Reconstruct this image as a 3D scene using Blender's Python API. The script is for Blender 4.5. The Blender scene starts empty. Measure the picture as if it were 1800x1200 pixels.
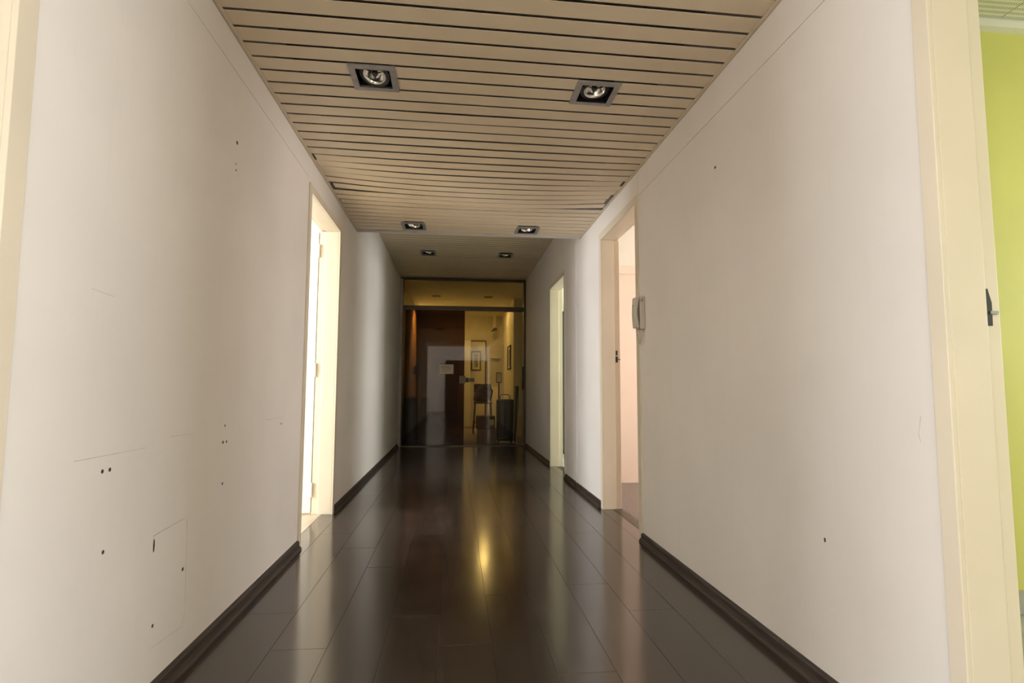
import bpy, bmesh, math, random
from mathutils import Vector, Matrix
random.seed(7)
SC = bpy.context.scene
COL = SC.collection

# ------------------------------------------------------------------ camera, world, light
def camera():
    f, yaw, pitch, roll = 988.3, 0.1013, 0.0834, 0.0036
    cy, sy, cp, sp = math.cos(yaw), math.sin(yaw), math.cos(pitch), math.sin(pitch)
    fw = Vector((sy * cp, cy * cp, sp)); rt = Vector((cy, -sy, 0)); up = rt.cross(fw)
    cr, sr = math.cos(roll), math.sin(roll)
    r2 = cr * rt + sr * up; u2 = -sr * rt + cr * up
    cd = bpy.data.cameras.new('camera'); cd.sensor_width = 36; cd.lens = f / 1800 * 36
    cd.clip_start = 0.02
    co = bpy.data.objects.new('camera', cd); COL.objects.link(co)
    m = Matrix((r2, u2, -fw)).transposed().to_4x4(); m.translation = (0, 0, 1.0)
    co.matrix_world = m; SC.camera = co
camera()
W = bpy.data.worlds.new('daylight'); SC.world = W; W.use_nodes = True
W.node_tree.nodes['Background'].inputs[0].default_value = (0.86, 0.93, 1.0, 1)
W.node_tree.nodes['Background'].inputs[1].default_value = 1.0
vs = SC.view_settings
vs.view_transform = 'Standard'; vs.look = 'None'; vs.gamma = 1; vs.use_curve_mapping = False
vs.exposure = 0.60
SC.cycles.max_bounces = 12; SC.cycles.diffuse_bounces = 6; SC.cycles.glossy_bounces = 5
SC.cycles.transparent_max_bounces = 16; SC.cycles.sample_clamp_indirect = 4.0
SC.cycles.caustics_reflective = False; SC.cycles.caustics_refractive = False; SC.cycles.blur_glossy = 1.0
SC.cycles.adaptive_threshold = 0.005

def window_light(name, center, normal, sx, sz, radiance, col=(1, 1, 1)):
    """daylight standing in a window opening: sx along the wall, sz up"""
    l = bpy.data.lights.new(name, 'AREA'); l.shape = 'RECTANGLE'; l.size = sx; l.size_y = sz
    l.energy = radiance * math.pi * sx * sz; l.color = col
    o = bpy.data.objects.new(name, l); COL.objects.link(o)
    o.location = center
    o.rotation_euler = Vector(normal).to_track_quat('-Z', 'Z').to_euler()
    return o
# (centre, normal, width, height, radiance, colour); the windows are built around them below
WIN = {
 'green':  ((4.96, 0.45, 1.62), (-1, 0, 0), 0.55, 1.55, 15.0, (0.90, 0.95, 1.0)),
 'near':   ((-4.96, 0.54, 1.62), (1, 0, 0), 0.55, 1.55, 22.0, (0.92, 0.96, 1.0)),
 'left':   ((-4.96, 2.95, 1.62), (1, 0, 0), 1.40, 1.60, 25.0, (0.98, 0.985, 1.0)),
 'right':  ((4.56, 5.30, 1.62), (-1, 0, 0), 1.00, 1.50, 15.0, (1.0, 0.93, 0.86)),
 'far':    ((4.56, 6.95, 1.62), (-1, 0, 0), 1.00, 1.50, 16.0, (1.0, 1.0, 0.97)),
 'lobby_a': ((-3.46, -2.60, 1.55), (1, 0, 0), 2.60, 2.10, 17.0, (1.0, 0.968, 0.935)),  # both lobby windows are added to fill the corridor with light
 'lobby_b': ((3.46, -2.60, 1.55), (-1, 0, 0), 2.60, 2.10, 17.0, (1.0, 0.968, 0.935)),
}
for k, a in WIN.items():
    window_light('daylight_' + k + '_offscreen', *a)

# ------------------------------------------------------------------ materials
def nodes(m):
    m.use_nodes = True
    return m.node_tree, m.node_tree.nodes, m.node_tree.links
def mat(name, col, rough=0.5, metal=0.0, var=0.0, vscale=6.0, bump=0.0, bscale=120.0, spec=0.5, emit=None, es=0, objvar=0.0, stretch=None, coat=0.0):
    m = bpy.data.materials.new(name); nt, N, L = nodes(m); b = N['Principled BSDF']
    b.inputs['Base Color'].default_value = (*col, 1); b.inputs['Roughness'].default_value = rough
    b.inputs['Metallic'].default_value = metal; b.inputs['Specular IOR Level'].default_value = spec
    b.inputs['Coat Weight'].default_value = coat
    if emit:
        b.inputs['Emission Color'].default_value = (*emit, 1); b.inputs['Emission Strength'].default_value = es
    tc = N.new('ShaderNodeTexCoord'); geo = N.new('ShaderNodeNewGeometry')
    src = geo.outputs['Position']
    if stretch:
        mp = N.new('ShaderNodeMapping'); mp.inputs['Scale'].default_value = stretch
        L.new(src, mp.inputs[0]); src = mp.outputs[0]
    if var > 0 or objvar > 0:
        hs = N.new('ShaderNodeHueSaturation'); hs.inputs['Color'].default_value = (*col, 1)
        val = None
        if var > 0:
            n = N.new('ShaderNodeTexNoise'); n.inputs['Scale'].default_value = vscale; n.inputs['Detail'].default_value = 6
            L.new(src, n.inputs['Vector'])
            mr = N.new('ShaderNodeMapRange'); mr.inputs[1].default_value = 0.3; mr.inputs[2].default_value = 0.7
            mr.inputs[3].default_value = 1 - var; mr.inputs[4].default_value = 1 + var
            L.new(n.outputs['Fac'], mr.inputs[0]); val = mr.outputs[0]
        if objvar > 0:
            oi = N.new('ShaderNodeObjectInfo'); mo = N.new('ShaderNodeMapRange')
            mo.inputs[3].default_value = 1 - objvar; mo.inputs[4].default_value = 1 + objvar
            L.new(oi.outputs['Random'], mo.inputs[0])
            if val is None: val = mo.outputs[0]
            else:
                mu = N.new('ShaderNodeMath'); mu.operation = 'MULTIPLY'
                L.new(val, mu.inputs[0]); L.new(mo.outputs[0], mu.inputs[1]); val = mu.outputs[0]
        L.new(val, hs.inputs['Value']); L.new(hs.outputs[0], b.inputs['Base Color'])
    if bump > 0:
        n2 = N.new('ShaderNodeTexNoise'); n2.inputs['Scale'].default_value = bscale; n2.inputs['Detail'].default_value = 3
        L.new(src, n2.inputs['Vector'])
        bp = N.new('ShaderNodeBump'); bp.inputs['Strength'].default_value = bump; bp.inputs['Distance'].default_value = 0.002
        L.new(n2.outputs['Fac'], bp.inputs['Height']); L.new(bp.outputs[0], b.inputs['Normal'])
    return m

def wall_mat(name, col):
    m = mat(name, col, 0.62, var=0.05, vscale=1.3, spec=0.3)
    nt, N, L = nodes(m); b = N['Principled BSDF']
    # faint vertical grime drips and scuffs that belong to the paint itself
    src = b.inputs['Base Color'].links[0].from_socket
    geo = N.new('ShaderNodeNewGeometry'); mp = N.new('ShaderNodeMapping'); mp.inputs['Scale'].default_value = (9, 9, 0.8)
    n = N.new('ShaderNodeTexNoise'); n.inputs['Scale'].default_value = 1.6; n.inputs['Detail'].default_value = 8; n.inputs['Roughness'].default_value = 0.65
    L.new(geo.outputs['Position'], mp.inputs[0]); L.new(mp.outputs[0], n.inputs['Vector'])
    mr = N.new('ShaderNodeMapRange'); mr.inputs[1].default_value = 0.56; mr.inputs[2].default_value = 0.78; mr.inputs[3].default_value = 0; mr.inputs[4].default_value = 0.10
    L.new(n.outputs['Fac'], mr.inputs[0])
    mx = N.new('ShaderNodeMix'); mx.data_type = 'RGBA'
    L.new(mr.outputs[0], mx.inputs['Factor']); L.new(src, mx.inputs[6]); mx.inputs[7].default_value = (col[0] * .72, col[1] * .68, col[2] * .58, 1)
    L.new(mx.outputs[2], b.inputs['Base Color'])
    return m

def wood_floor():
    m = bpy.data.materials.new('dark_laminate'); nt, N, L = nodes(m); b = N['Principled BSDF']
    geo = N.new('ShaderNodeNewGeometry'); mp = N.new('ShaderNodeMapping'); mp.inputs['Scale'].default_value = (26, 1.8, 1)
    L.new(geo.outputs['Position'], mp.inputs[0])
    oi = N.new('ShaderNodeObjectInfo')
    n = N.new('ShaderNodeTexNoise'); n.noise_dimensions = '4D'; n.inputs['Scale'].default_value = 2.2; n.inputs['Detail'].default_value = 9; n.inputs['Distortion'].default_value = 0.8
    L.new(mp.outputs[0], n.inputs['Vector'])
    mu = N.new('ShaderNodeMath'); mu.operation = 'MULTIPLY'; mu.inputs[1].default_value = 40
    L.new(oi.outputs['Random'], mu.inputs[0]); L.new(mu.outputs[0], n.inputs['W'])
    cr = N.new('ShaderNodeValToRGB')
    cr.color_ramp.elements[0].position = 0.3; cr.color_ramp.elements[0].color = (0.026, 0.019, 0.016, 1)
    cr.color_ramp.elements[1].position = 0.75; cr.color_ramp.elements[1].color = (0.060, 0.045, 0.037, 1)
    L.new(n.outputs['Fac'], cr.inputs[0])
    hs = N.new('ShaderNodeHueSaturation'); mo = N.new('ShaderNodeMapRange'); mo.inputs[3].default_value = 0.8; mo.inputs[4].default_value = 1.25
    L.new(oi.outputs['Random'], mo.inputs[0]); L.new(mo.outputs[0], hs.inputs['Value']); L.new(cr.outputs[0], hs.inputs['Color'])
    # dusty, walked-over film
    nd = N.new('ShaderNodeTexNoise'); nd.inputs['Scale'].default_value = 2.6; nd.inputs['Detail'].default_value = 3; nd.inputs['Roughness'].default_value = 0.5
    L.new(geo.outputs['Position'], nd.inputs['Vector'])
    md = N.new('ShaderNodeMapRange'); md.inputs[1].default_value = 0.4; md.inputs[2].default_value = 0.75; md.inputs[3].default_value = 0; md.inputs[4].default_value = 0.05
    L.new(nd.outputs['Fac'], md.inputs[0])
    mx = N.new('ShaderNodeMix'); mx.data_type = 'RGBA'; mx.inputs[7].default_value = (0.22, 0.19, 0.17, 1)
    L.new(md.outputs[0], mx.inputs['Factor']); L.new(hs.outputs[0], mx.inputs[6]); L.new(mx.outputs[2], b.inputs['Base Color'])
    mr = N.new('ShaderNodeMapRange'); mr.inputs[1].default_value = 0.3; mr.inputs[2].default_value = 0.8; mr.inputs[3].default_value = 0.145; mr.inputs[4].default_value = 0.185
    L.new(nd.outputs['Fac'], mr.inputs[0]); L.new(mr.outputs[0], b.inputs['Roughness'])
    bp = N.new('ShaderNodeBump'); bp.inputs['Strength'].default_value = 0.05; bp.inputs['Distance'].default_value = 0.001
    L.new(n.outputs['Fac'], bp.inputs['Height']); L.new(bp.outputs[0], b.inputs['Normal'])
    b.inputs['Specular IOR Level'].default_value = 0.95
    return m

def glass_mat(name, tint, refl=1.0):
    m = bpy.data.materials.new(name); nt, N, L = nodes(m)
    N.remove(N['Principled BSDF']); out = N['Material Output']
    t = N.new('ShaderNodeBsdfTransparent'); t.inputs[0].default_value = (*tint, 1)
    g = N.new('ShaderNodeBsdfGlossy'); g.inputs['Roughness'].default_value = 0.02
    fr = N.new('ShaderNodeFresnel'); fr.inputs[0].default_value = 1.38
    mx = N.new('ShaderNodeMixShader')
    L.new(fr.outputs[0], mx.inputs[0]); L.new(t.outputs[0], mx.inputs[1]); L.new(g.outputs[0], mx.inputs[2]); L.new(mx.outputs[0], out.inputs[0])
    return m

def perforated(name, col):
    m = mat(name, col, 0.7); nt, N, L = nodes(m); b = N['Principled BSDF']
    geo = N.new('ShaderNodeNewGeometry'); sx = N.new('ShaderNodeSeparateXYZ'); L.new(geo.outputs['Position'], sx.inputs[0])
    def saw(sock, per, duty):
        d = N.new('ShaderNodeMath'); d.operation = 'DIVIDE'; d.inputs[1].default_value = per; L.new(sock, d.inputs[0])
        f = N.new('ShaderNodeMath'); f.operation = 'FRACT'; L.new(d.outputs[0], f.inputs[0])
        l = N.new('ShaderNodeMath'); l.operation = 'LESS_THAN'; l.inputs[1].default_value = duty; L.new(f.outputs[0], l.inputs[0])
        return l.outputs[0]
    a = saw(sx.outputs[0], 0.013, 0.35); c = saw(sx.outputs[1], 0.030, 0.55)
    mu = N.new('ShaderNodeMath'); mu.operation = 'MULTIPLY'; L.new(a, mu.inputs[0]); L.new(c, mu.inputs[1])
    mx = N.new('ShaderNodeMix'); mx.data_type = 'RGBA'; mx.inputs[6].default_value = (*col, 1); mx.inputs[7].default_value = (.18, .18, .13, 1)
    L.new(mu.outputs[0], mx.inputs['Factor']); L.new(mx.outputs[2], b.inputs['Base Color'])
    return m

M = {
 'wall': wall_mat('white_wall_paint', (0.80, 0.765, 0.735)),
 'wall_core': mat('wall_board_edge', (0.72, 0.68, 0.63), 0.8, var=.05),
 'cream': mat('cream_gloss_paint', (0.72, 0.65, 0.525), 0.42, var=.04, vscale=2.5),
 'white_paint': mat('white_gloss_paint', (0.84, 0.80, 0.73), 0.4, var=.03, vscale=2.5),
 'slat': mat('beige_metal_slat', (0.80, 0.68, 0.50), 0.45, var=.04, vscale=3, objvar=.035),
 'angle': mat('beige_angle_trim', (0.76, 0.65, 0.48), 0.5, var=.05),
 'void': mat('bare_concrete', (0.30, 0.29, 0.27), 0.9, var=.1),
 'floor': wood_floor(),
 'base': mat('dark_walnut_skirting', (0.040, 0.029, 0.024), 0.5, var=.35, vscale=4, stretch=(12, 1.2, 12)),
 'green': mat('lime_green_paint', (0.64, 0.62, 0.18), 0.6, var=.04, vscale=3),
 'pink': mat('pale_blush_paint', (0.82, 0.70, 0.61), 0.6, var=.03, vscale=3, bump=.08),
 'mint': mat('pale_green_paint', (0.72, 0.735, 0.59), 0.6, var=.04, vscale=3),
 'lightfloor': mat('pale_wood_floor', (0.55, 0.47, 0.36), 0.4, var=.15, vscale=3, stretch=(8, 1, 1)),
 'carpet': mat('grey_brown_carpet', (0.20, 0.155, 0.135), 0.95, var=.25, vscale=60, bump=.4),
 'greyfloor': mat('grey_tile_floor', (0.42, 0.42, 0.38), 0.5, var=.15),
 'perf': perforated('perforated_ceiling_tile', (0.74, 0.74, 0.60)),
 'plaster': mat('plaster_white', (0.80, 0.78, 0.72), 0.7, var=.03),
 'grey_metal': mat('grey_metal_frame', (0.36, 0.345, 0.335), 0.45, metal=.2, var=.12, vscale=30),
 'black': mat('black_plastic', (0.012, 0.012, 0.013), 0.45, var=.2),
 'chrome': mat('chrome', (0.86, 0.84, 0.80), 0.16, metal=1, var=.06, vscale=40),
 'bulb_cap': mat('dark_lamp_cap', (0.05, 0.045, 0.04), 0.35, metal=.6, var=.1),
 'bronze': mat('bronze_aluminium', (0.085, 0.070, 0.048), 0.38, metal=.7, var=.1),
 'glass_tint': glass_mat('bronze_tinted_glass', (0.46, 0.375, 0.235)),
 'glass_clear': glass_mat('lightly_tinted_glass', (0.78, 0.74, 0.58)),
 'paper': mat('paper', (0.80, 0.74, 0.63), 0.8, var=.03),
 'ink': mat('faded_red_ink', (0.42, 0.16, 0.08), 0.8, var=.1),
 'phone': mat('aged_white_plastic', (0.60, 0.56, 0.48), 0.4, var=.04),
 'iron': mat('black_iron', (0.02, 0.015, 0.016), 0.5, var=.2),
 'farwall': mat('cream_far_wall', (0.66, 0.60, 0.47), 0.65, var=.05),
 'fardoor': mat('white_far_door', (0.76, 0.73, 0.66), 0.5, var=.04),
 'dkwood': mat('dark_brown_wood', (0.085, 0.042, 0.022), 0.45, var=.3, stretch=(10, 10, 1)),
 'brown': mat('cardboard', (0.15, 0.085, 0.05), 0.8, var=.12),
 'cloth': mat('black_cloth', (0.010, 0.010, 0.014), 0.85, var=.3, bump=.3),
 'board': mat('pale_board', (0.42, 0.40, 0.36), 0.6, var=.1),
 'print': mat('grey_print', (0.30, 0.30, 0.25), 0.5, var=.7, vscale=14),
 'teal': mat('dark_teal_paint', (0.055, 0.10, 0.095), 0.5, var=.08),
 'hole': mat('drill_hole', (0.06, 0.05, 0.04), 0.9, var=.3),
 'scuff': mat('pencil_scuff', (0.50, 0.47, 0.42), 0.8, var=.25, vscale=40),
 'lampglow': mat('warm_lamp_glow', (1, .9, .6), 0.5, var=.01, emit=(1.0, 0.78, 0.36), es=60),
}

# ------------------------------------------------------------------ mesh helpers (all shapes given in world coordinates)
ORG = {}
def new(): return bmesh.new()
def box(bm, x0, x1, y0, y1, z0, z1):
    x0, x1 = sorted((x0, x1)); y0, y1 = sorted((y0, y1)); z0, z1 = sorted((z0, z1))
    v = [bm.verts.new(p) for p in ((x0,y0,z0),(x1,y0,z0),(x1,y1,z0),(x0,y1,z0),(x0,y0,z1),(x1,y0,z1),(x1,y1,z1),(x0,y1,z1))]
    for f in ((0,3,2,1),(4,5,6,7),(0,1,5,4),(1,2,6,5),(2,3,7,6),(3,0,4,7)): bm.faces.new([v[i] for i in f])
    return v
def hull(bm, quad, d):
    """prism: quad/polygon of points extruded by vector d"""
    a = [bm.verts.new(p) for p in quad]; b = [bm.verts.new(Vector(p) + Vector(d)) for p in quad]
    n = len(a)
    bm.faces.new(a[::-1]); bm.faces.new(b)
    for i in range(n): bm.faces.new((a[i], a[(i+1) % n], b[(i+1) % n], b[i]))
    bmesh.ops.recalc_face_normals(bm, faces=bm.faces)
def tube(bm, pts, r, seg=8, closed=False):
    pts = [Vector(p) for p in pts]; n = len(pts); rings = []
    for i, p in enumerate(pts):
        t = (pts[(i+1) % n] - pts[i-1]) if closed else (pts[min(i+1, n-1)] - pts[max(i-1, 0)])
        t.normalize()
        u = t.orthogonal().normalized() if i == 0 else (u - t * u.dot(t)).normalized()
        w = t.cross(u); rr = r[i] if isinstance(r, (list, tuple)) else r
        rings.append([bm.verts.new(p + rr * (math.cos(2*math.pi*k/seg) * u + math.sin(2*math.pi*k/seg) * w)) for k in range(seg)])
    for i in range(n if closed else n - 1):
        a, b = rings[i], rings[(i+1) % n]
        for k in range(seg): bm.faces.new((a[k], a[(k+1) % seg], b[(k+1) % seg], b[k]))
    if not closed: bm.faces.new(rings[0][::-1]); bm.faces.new(rings[-1])
def lathe(bm, c, prof, seg=24, cap=True, tilt=None):
    """profile of (r, z) spun round a vertical axis through c"""
    c = Vector(c); rings = []
    for r, z in prof:
        ring = []
        for k in range(seg):
            v = Vector((r * math.cos(2*math.pi*k/seg), r * math.sin(2*math.pi*k/seg), z))
            if tilt: v = tilt @ v
            ring.append(bm.verts.new(c + v))
        rings.append(ring)
    for a, b in zip(rings, rings[1:]):
        for k in range(seg): bm.faces.new((a[k], a[(k+1) % seg], b[(k+1) % seg], b[k]))
    if cap: bm.faces.new(rings[0][::-1]); bm.faces.new(rings[-1])
def mk(name, bm, m, parent=None, label=None, cat=None, group=None, kind=None, bevel=0, smooth=False, origin=None):
    bmesh.ops.recalc_face_normals(bm, faces=bm.faces)
    if parent is not None: o0 = ORG[parent.name]
    elif origin is not None: o0 = Vector(origin)
    else:
        lo = [min(v.co[i] for v in bm.verts) for i in range(3)]; hi = [max(v.co[i] for v in bm.verts) for i in range(3)]
        o0 = Vector(((lo[0]+hi[0])/2, (lo[1]+hi[1])/2, lo[2]))
    for v in bm.verts: v.co -= o0
    me = bpy.data.meshes.new(name); bm.to_mesh(me); bm.free(); me.materials.append(m)
    if smooth:
        for p in me.polygons: p.use_smooth = True
    o = bpy.data.objects.new(name, me); COL.objects.link(o)
    if parent is not None: o.parent = parent
    else: o.location = o0
    ORG[o.name] = o0
    tag(o, label, cat, group, kind)
    if bevel:
        b = o.modifiers.new('bevel', 'BEVEL'); b.width = bevel; b.segments = 2; b.limit_method = 'ANGLE'
    return o
def tag(o, label=None, cat=None, group=None, kind=None):
    if label: o['label'] = label
    if cat: o['category'] = cat
    if group: o['group'] = group
    if kind: o['kind'] = kind
def empty(name, loc, label=None, cat=None, group=None, kind=None):
    o = bpy.data.objects.new(name, None); COL.objects.link(o); o.location = loc; o.empty_display_size = .1
    ORG[o.name] = Vector(loc); tag(o, label, cat, group, kind); return o
def B(name, x0, x1, y0, y1, z0, z1, m, parent=None, bevel=0, **k):
    bm = new(); box(bm, x0, x1, y0, y1, z0, z1); return mk(name, bm, M[m], parent, bevel=bevel, **k)
def struct(name, boxes, m, label=None, cat=None, parent=None):
    bm = new()
    for b in boxes: box(bm, *b)
    return mk(name, bm, M[m], parent, label=label, cat=cat, kind=None if parent else 'structure')

# ------------------------------------------------------------------ dimensions
XL, XR, H, H2 = -0.960, 1.249, 2.509, 2.933
TL, TR = XL - 0.155, XR + 0.155        # room side of the corridor walls
YB, YC, YG = -0.62, 5.47, 9.90          # back of corridor, end of low ceiling, glass partition
YE = 15.0                              # end wall of the far room
Z = H2 + .12

# ------------------------------------------------------------------ corridor walls (core with proud panels)
def side_wall(name, xf, xb, openings, panels, label):
    """xf corridor face, xb room face; openings (y0,y1,ztop); panels (y0,y1,z0,z1)"""
    s = 1 if xb > xf else -1
    core = xf + s * 0.005
    bm = new(); y = YB
    for (a, b, zt) in openings:
        box(bm, core, xb, y, a, 0, Z); box(bm, core, xb, a, b, zt, Z); y = b
    box(bm, core, xb, y, YG + 0.1, 0, Z)
    w = mk(name, bm, M['wall_core'], kind='structure', label=label, cat='wall')
    for (a, b, z0, z1) in panels:
        bm = new(); box(bm, xf, core, a, b, z0, z1)
        mk('wall_panel', bm, M['wall'], w)
    return w
g = .0012
wl = side_wall('wall_left', XL, TL, [(0.25, 1.316, 2.335), (3.69, 4.735, 2.335)],
   [(YB, 0.25, 0, Z), (0.25, 1.316, 2.335, Z), (1.316, 3.69, 0, 2.368 - g), (1.316, 3.69, 2.368 + g, Z), (3.69, 4.735, 2.335, Z),
    (4.735, YG, 0, Z)], 'white panelled wall with drill holes and scuffs beside the door with hinges')
wr = side_wall('wall_right', XR, TR, [(0.25, 1.35, 2.335), (3.69, 4.735, 2.335), (6.27, 7.31, 2.36)],
   [(YB, 0.25, 0, Z), (0.25, 1.35, 2.335, Z), (1.35, 3.69 - .004, 0, 2.333 - g), (1.35, 3.69 - .004, 2.333 + g, Z), (3.69, 4.735, 2.335, Z),
    (4.735, 5.697, 0, Z), (5.703, 6.27, 0, Z), (6.27, 7.31, 2.36, Z), (7.31, YG, 0, Z)], 'white panelled wall carrying the door intercom')
# corner bead over the panel joint, and the thin strip where the near panel ends at the door
B('joint_bead', XR - .006, XR, 5.688, 5.712, 0.05, H, 'wall', wr)
# drill holes and pencil marks in the paint of the left wall
def hole(w, xf, y, z, r=.005, h=None):
    s = 1 if xf > 0 else -1; bm = new(); n = 8; h = h or r
    hull(bm, [(xf - s * .0006, y + r * math.cos(k * 2 * math.pi / n), z + h * math.sin(k * 2 * math.pi / n)) for k in range(n)], (s * .004, 0, 0))
    mk('drill_hole', bm, M['hole'], w)
for (y, z, r) in ((2.492, 2.068, .009), (2.49, 1.972, .004), (2.494, 1.945, .005), (1.675, .769, .006), (1.709, .769, .006), (2.487, .772, .007), (2.523, .771, .006),
                  (1.701, .546, .006), (2.181, .352, .007), (1.991, .233, .006), (2.50, .60, .006), (2.50, .84, .005), (3.28, .80, .006)):
    hole(wl, XL, y, z, r)
hole(wl, XL, 1.972, .49, .005, .022)
hole(wr, XR, 2.542, 2.075, .009, .007); hole(wr, XR, 1.828, .495, .005, .008)
def scuff(w, xf, pts, t=.0012):
    s = 1 if xf > 0 else -1
    for (y0, z0), (y1, z1) in zip(pts, pts[1:]):
        d = Vector((0, y1 - y0, z1 - z0)); nrm = Vector((0, -d.z, d.y)).normalized() * t
        a = Vector((xf - s * .0004, y0, z0)); b = Vector((xf - s * .0004, y1, z1)); bm = new()
        nrm *= .7; hull(bm, [a - nrm, b - nrm, b + nrm * .3, a + nrm], (s * .002, 0, 0)); mk('scuff_mark', bm, M['scuff'], w)
scuff(wl, XL, [(1.555, .811), (1.89, .811)]); scuff(wl, XL, [(2.043, .833), (2.212, .829)], .0009)
scuff(wl, XL, [(1.967, .505), (1.967, .522), (2.178, .532)], .0018)
scuff(wl, XL, [(2.196, .525), (2.215, .19), (2.19, .15), (1.985, .165)], .0008)
scuff(wl, XL, [(3.02, .835), (3.32, .835)], .0008); scuff(wl, XL, [(1.58, 1.26), (1.68, 1.255)], .0008)
scuff(wr, XR, [(1.405, .93), (1.415, .88), (1.41, .86)], .0012)

# ------------------------------------------------------------------ skirting
def skirting(name, side, y0, y1, label):
    xf = XL if side < 0 else XR; s = -side
    prof = [(0, 0), (.030, 0), (.030, .008), (.026, .018), (.019, .024), (.016, .026), (.016, .046), (.012, .053), (.004, .056), (0, .056)]
    bm = new(); hull(bm, [(xf + s * a, y0, z) for a, z in prof], (0, y1 - y0, 0))
    mk(name, bm, M['base'], kind='structure', label=label, cat='skirting')
skirting('baseboard_left', -1, 1.316, 3.69, 'dark brown skirting below the drilled white wall')
skirting('baseboard_left', -1, 4.735, YG - .06, 'dark brown skirting between the hinged door and the glass partition')
skirting('baseboard_left', -1, YB, 0.25, 'dark brown skirting behind the first left doorway')
skirting('baseboard_right', 1, 1.35, 3.69, 'dark brown skirting below the intercom wall')
skirting('baseboard_right', 1, 4.735, 5.69, 'dark brown skirting just past the beige doorway')
skirting('baseboard_right', 1, 5.72, 6.27, 'short dark brown skirting beside the green-lit doorway')
skirting('baseboard_right', 1, 7.31, YG - .06, 'dark brown skirting between the green-lit doorway and the glass partition')
skirting('baseboard_right', 1, YB, 0.25, 'dark brown skirting behind the lime green room doorway')

# ------------------------------------------------------------------ floor of single planks
fl = struct('floor', [(TL + .03, TR - .03, YB, YG + .06, -.06, -.0125)], 'base', 'dark brown glossy laminate plank floor of the corridor', 'floor')
PW, PL = 0.2125, 1.38
x = 0.16 - PW * 6; row = 0
shared = {}
starts = {.16: 2.82, -.0525: 2.30, -.265: 3.98, .3725: 3.42, -.4775: 3.30}
xl_, xr_ = XL - .082, XR + .10
while x < xr_:
    x0, x1 = max(x, xl_), min(x + PW, xr_)
    st = next((v for k, v in starts.items() if abs(k - x) < .01), None)
    if st is None: st = random.uniform(0, PL)
    y = st - PL * math.ceil((st - YB) / PL)
    while y < YG + .05:
        y0, y1 = max(y, YB), min(y + PL, YG + .05)
        if y1 - y0 > .02:
            key = (round(x1 - x0, 4), round(y1 - y0, 4)); gp = .0004
            cx, cy = (x0 + x1) / 2, (y0 + y1) / 2
            if key not in shared:
                bm = new(); box(bm, x0 + gp, x1 - gp, y0 + gp, y1 - gp, -.012, 0)
                bmesh.ops.bevel(bm, geom=[e for e in bm.edges if all(v.co.z > -.001 for v in e.verts)], offset=.0007, segments=1, affect='EDGES')
                for v in bm.verts: v.co -= Vector((cx, cy, 0))
                me = bpy.data.meshes.new('plank'); bm.to_mesh(me); bm.free(); me.materials.append(M['floor']); shared[key] = me
            o = bpy.data.objects.new('plank', shared[key]); COL.objects.link(o); o.parent = fl
            o.location = Vector((cx, cy, 0)) - ORG[fl.name]
            o.rotation_euler = (random.gauss(0, .0004), random.gauss(0, .0005), 0)
        y += PL
    x += PW

# ------------------------------------------------------------------ slatted ceilings
P_ = 0.1085; SKEW = 0.0195
LAMPS = [(-0.408, 2.69, H), (0.698, 2.715, H), (-0.396, 5.22, H), (0.672, 5.243, H), (-0.396, 8.02, H2), (0.718, 8.065, H2)]
def slat_mesh(w, spans, dfn, z0, nseg=14):
    """one slat: pressed channel, lip height .016, in local y; spans along x; dfn(x)->(dy,dz)"""
    bm = new(); t = .0012; h = w / 2
    prof = [(-h, .0015), (-h + .0025, 0), (h - .003, 0), (h, .003), (h, .015)]
    for (xa, xb) in spans:
        n = max(1, int(nseg * (xb - xa) / 2.2)) if dfn else 1
        rows = []
        for i in range(n + 1):
            xx = xa + (xb - xa) * i / n; dy, dz = dfn(xx) if dfn else (0, 0)
            rows.append([bm.verts.new((xx, p + dy + SKEW * (xx - .145), z0 + q + dz)) for p, q in prof])
        for a, b in zip(rows, rows[1:]):
            for k in range(len(prof) - 1):
                bm.faces.new((a[k], a[k+1], b[k+1], b[k]))
    return bm
def ceiling(z, ya, yb, y0, m, label, warp):
    c = struct('ceiling', [(XL + .001, XR - .001, ya, yb + .015, z + (.40 if z < 2.7 else .085), z + (.41 if z < 2.7 else .10))], 'void', label, 'ceiling')
    w = P_ - .0145; base = None
    k0 = math.ceil((ya - y0) / P_); k = k0
    while True:
        yc = y0 + (k + .5) * P_
        if yc + P_ / 2 > yb + .012: break
        spans = [(XL + .010, XR - .010)]
        for (lx, ly, lz) in LAMPS:
            if abs(lz - z) < .01 and abs(yc + SKEW * (lx - .145) - ly) < .100 + w / 2:
                s2 = []
                for (a, b) in spans:
                    if a < lx < b: s2 += [(a, lx - .100), (lx + .100, b)]
                    else: s2.append((a, b))
                spans = s2
        fn, spans = warp(k, yc, spans) if warp else (None, spans)
        if fn is None and len(spans) == 1 and spans[0] == (XL + .010, XR - .010):
            if base is None:
                bm = slat_mesh(w, spans, None, 0); base = bpy.data.meshes.new('slat'); bm.to_mesh(base); bm.free(); base.materials.append(M[m])
            me = base
        else:
            bm = slat_mesh(w, spans, fn, 0); me = bpy.data.meshes.new('slat'); bm.to_mesh(me); bm.free(); me.materials.append(M[m])
        o = bpy.data.objects.new('slat', me); COL.objects.link(o); o.parent = c
        o.location = Vector((0, yc, z + .004)) - ORG[c.name]
        k += 1
    for xf, s in ((XL, 1), (XR, -1)):
        bm = new(); box(bm, xf, xf + s * .020, ya, yb, z, z + .0025); box(bm, xf, xf + s * .002, ya, yb, z, z + .03)
        mk('edge_angle', bm, M['angle'], c)
    return c
def bumpf(x, c, w): 
    t = (x - c) / w; return max(0, 1 - t * t) ** 2
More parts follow.
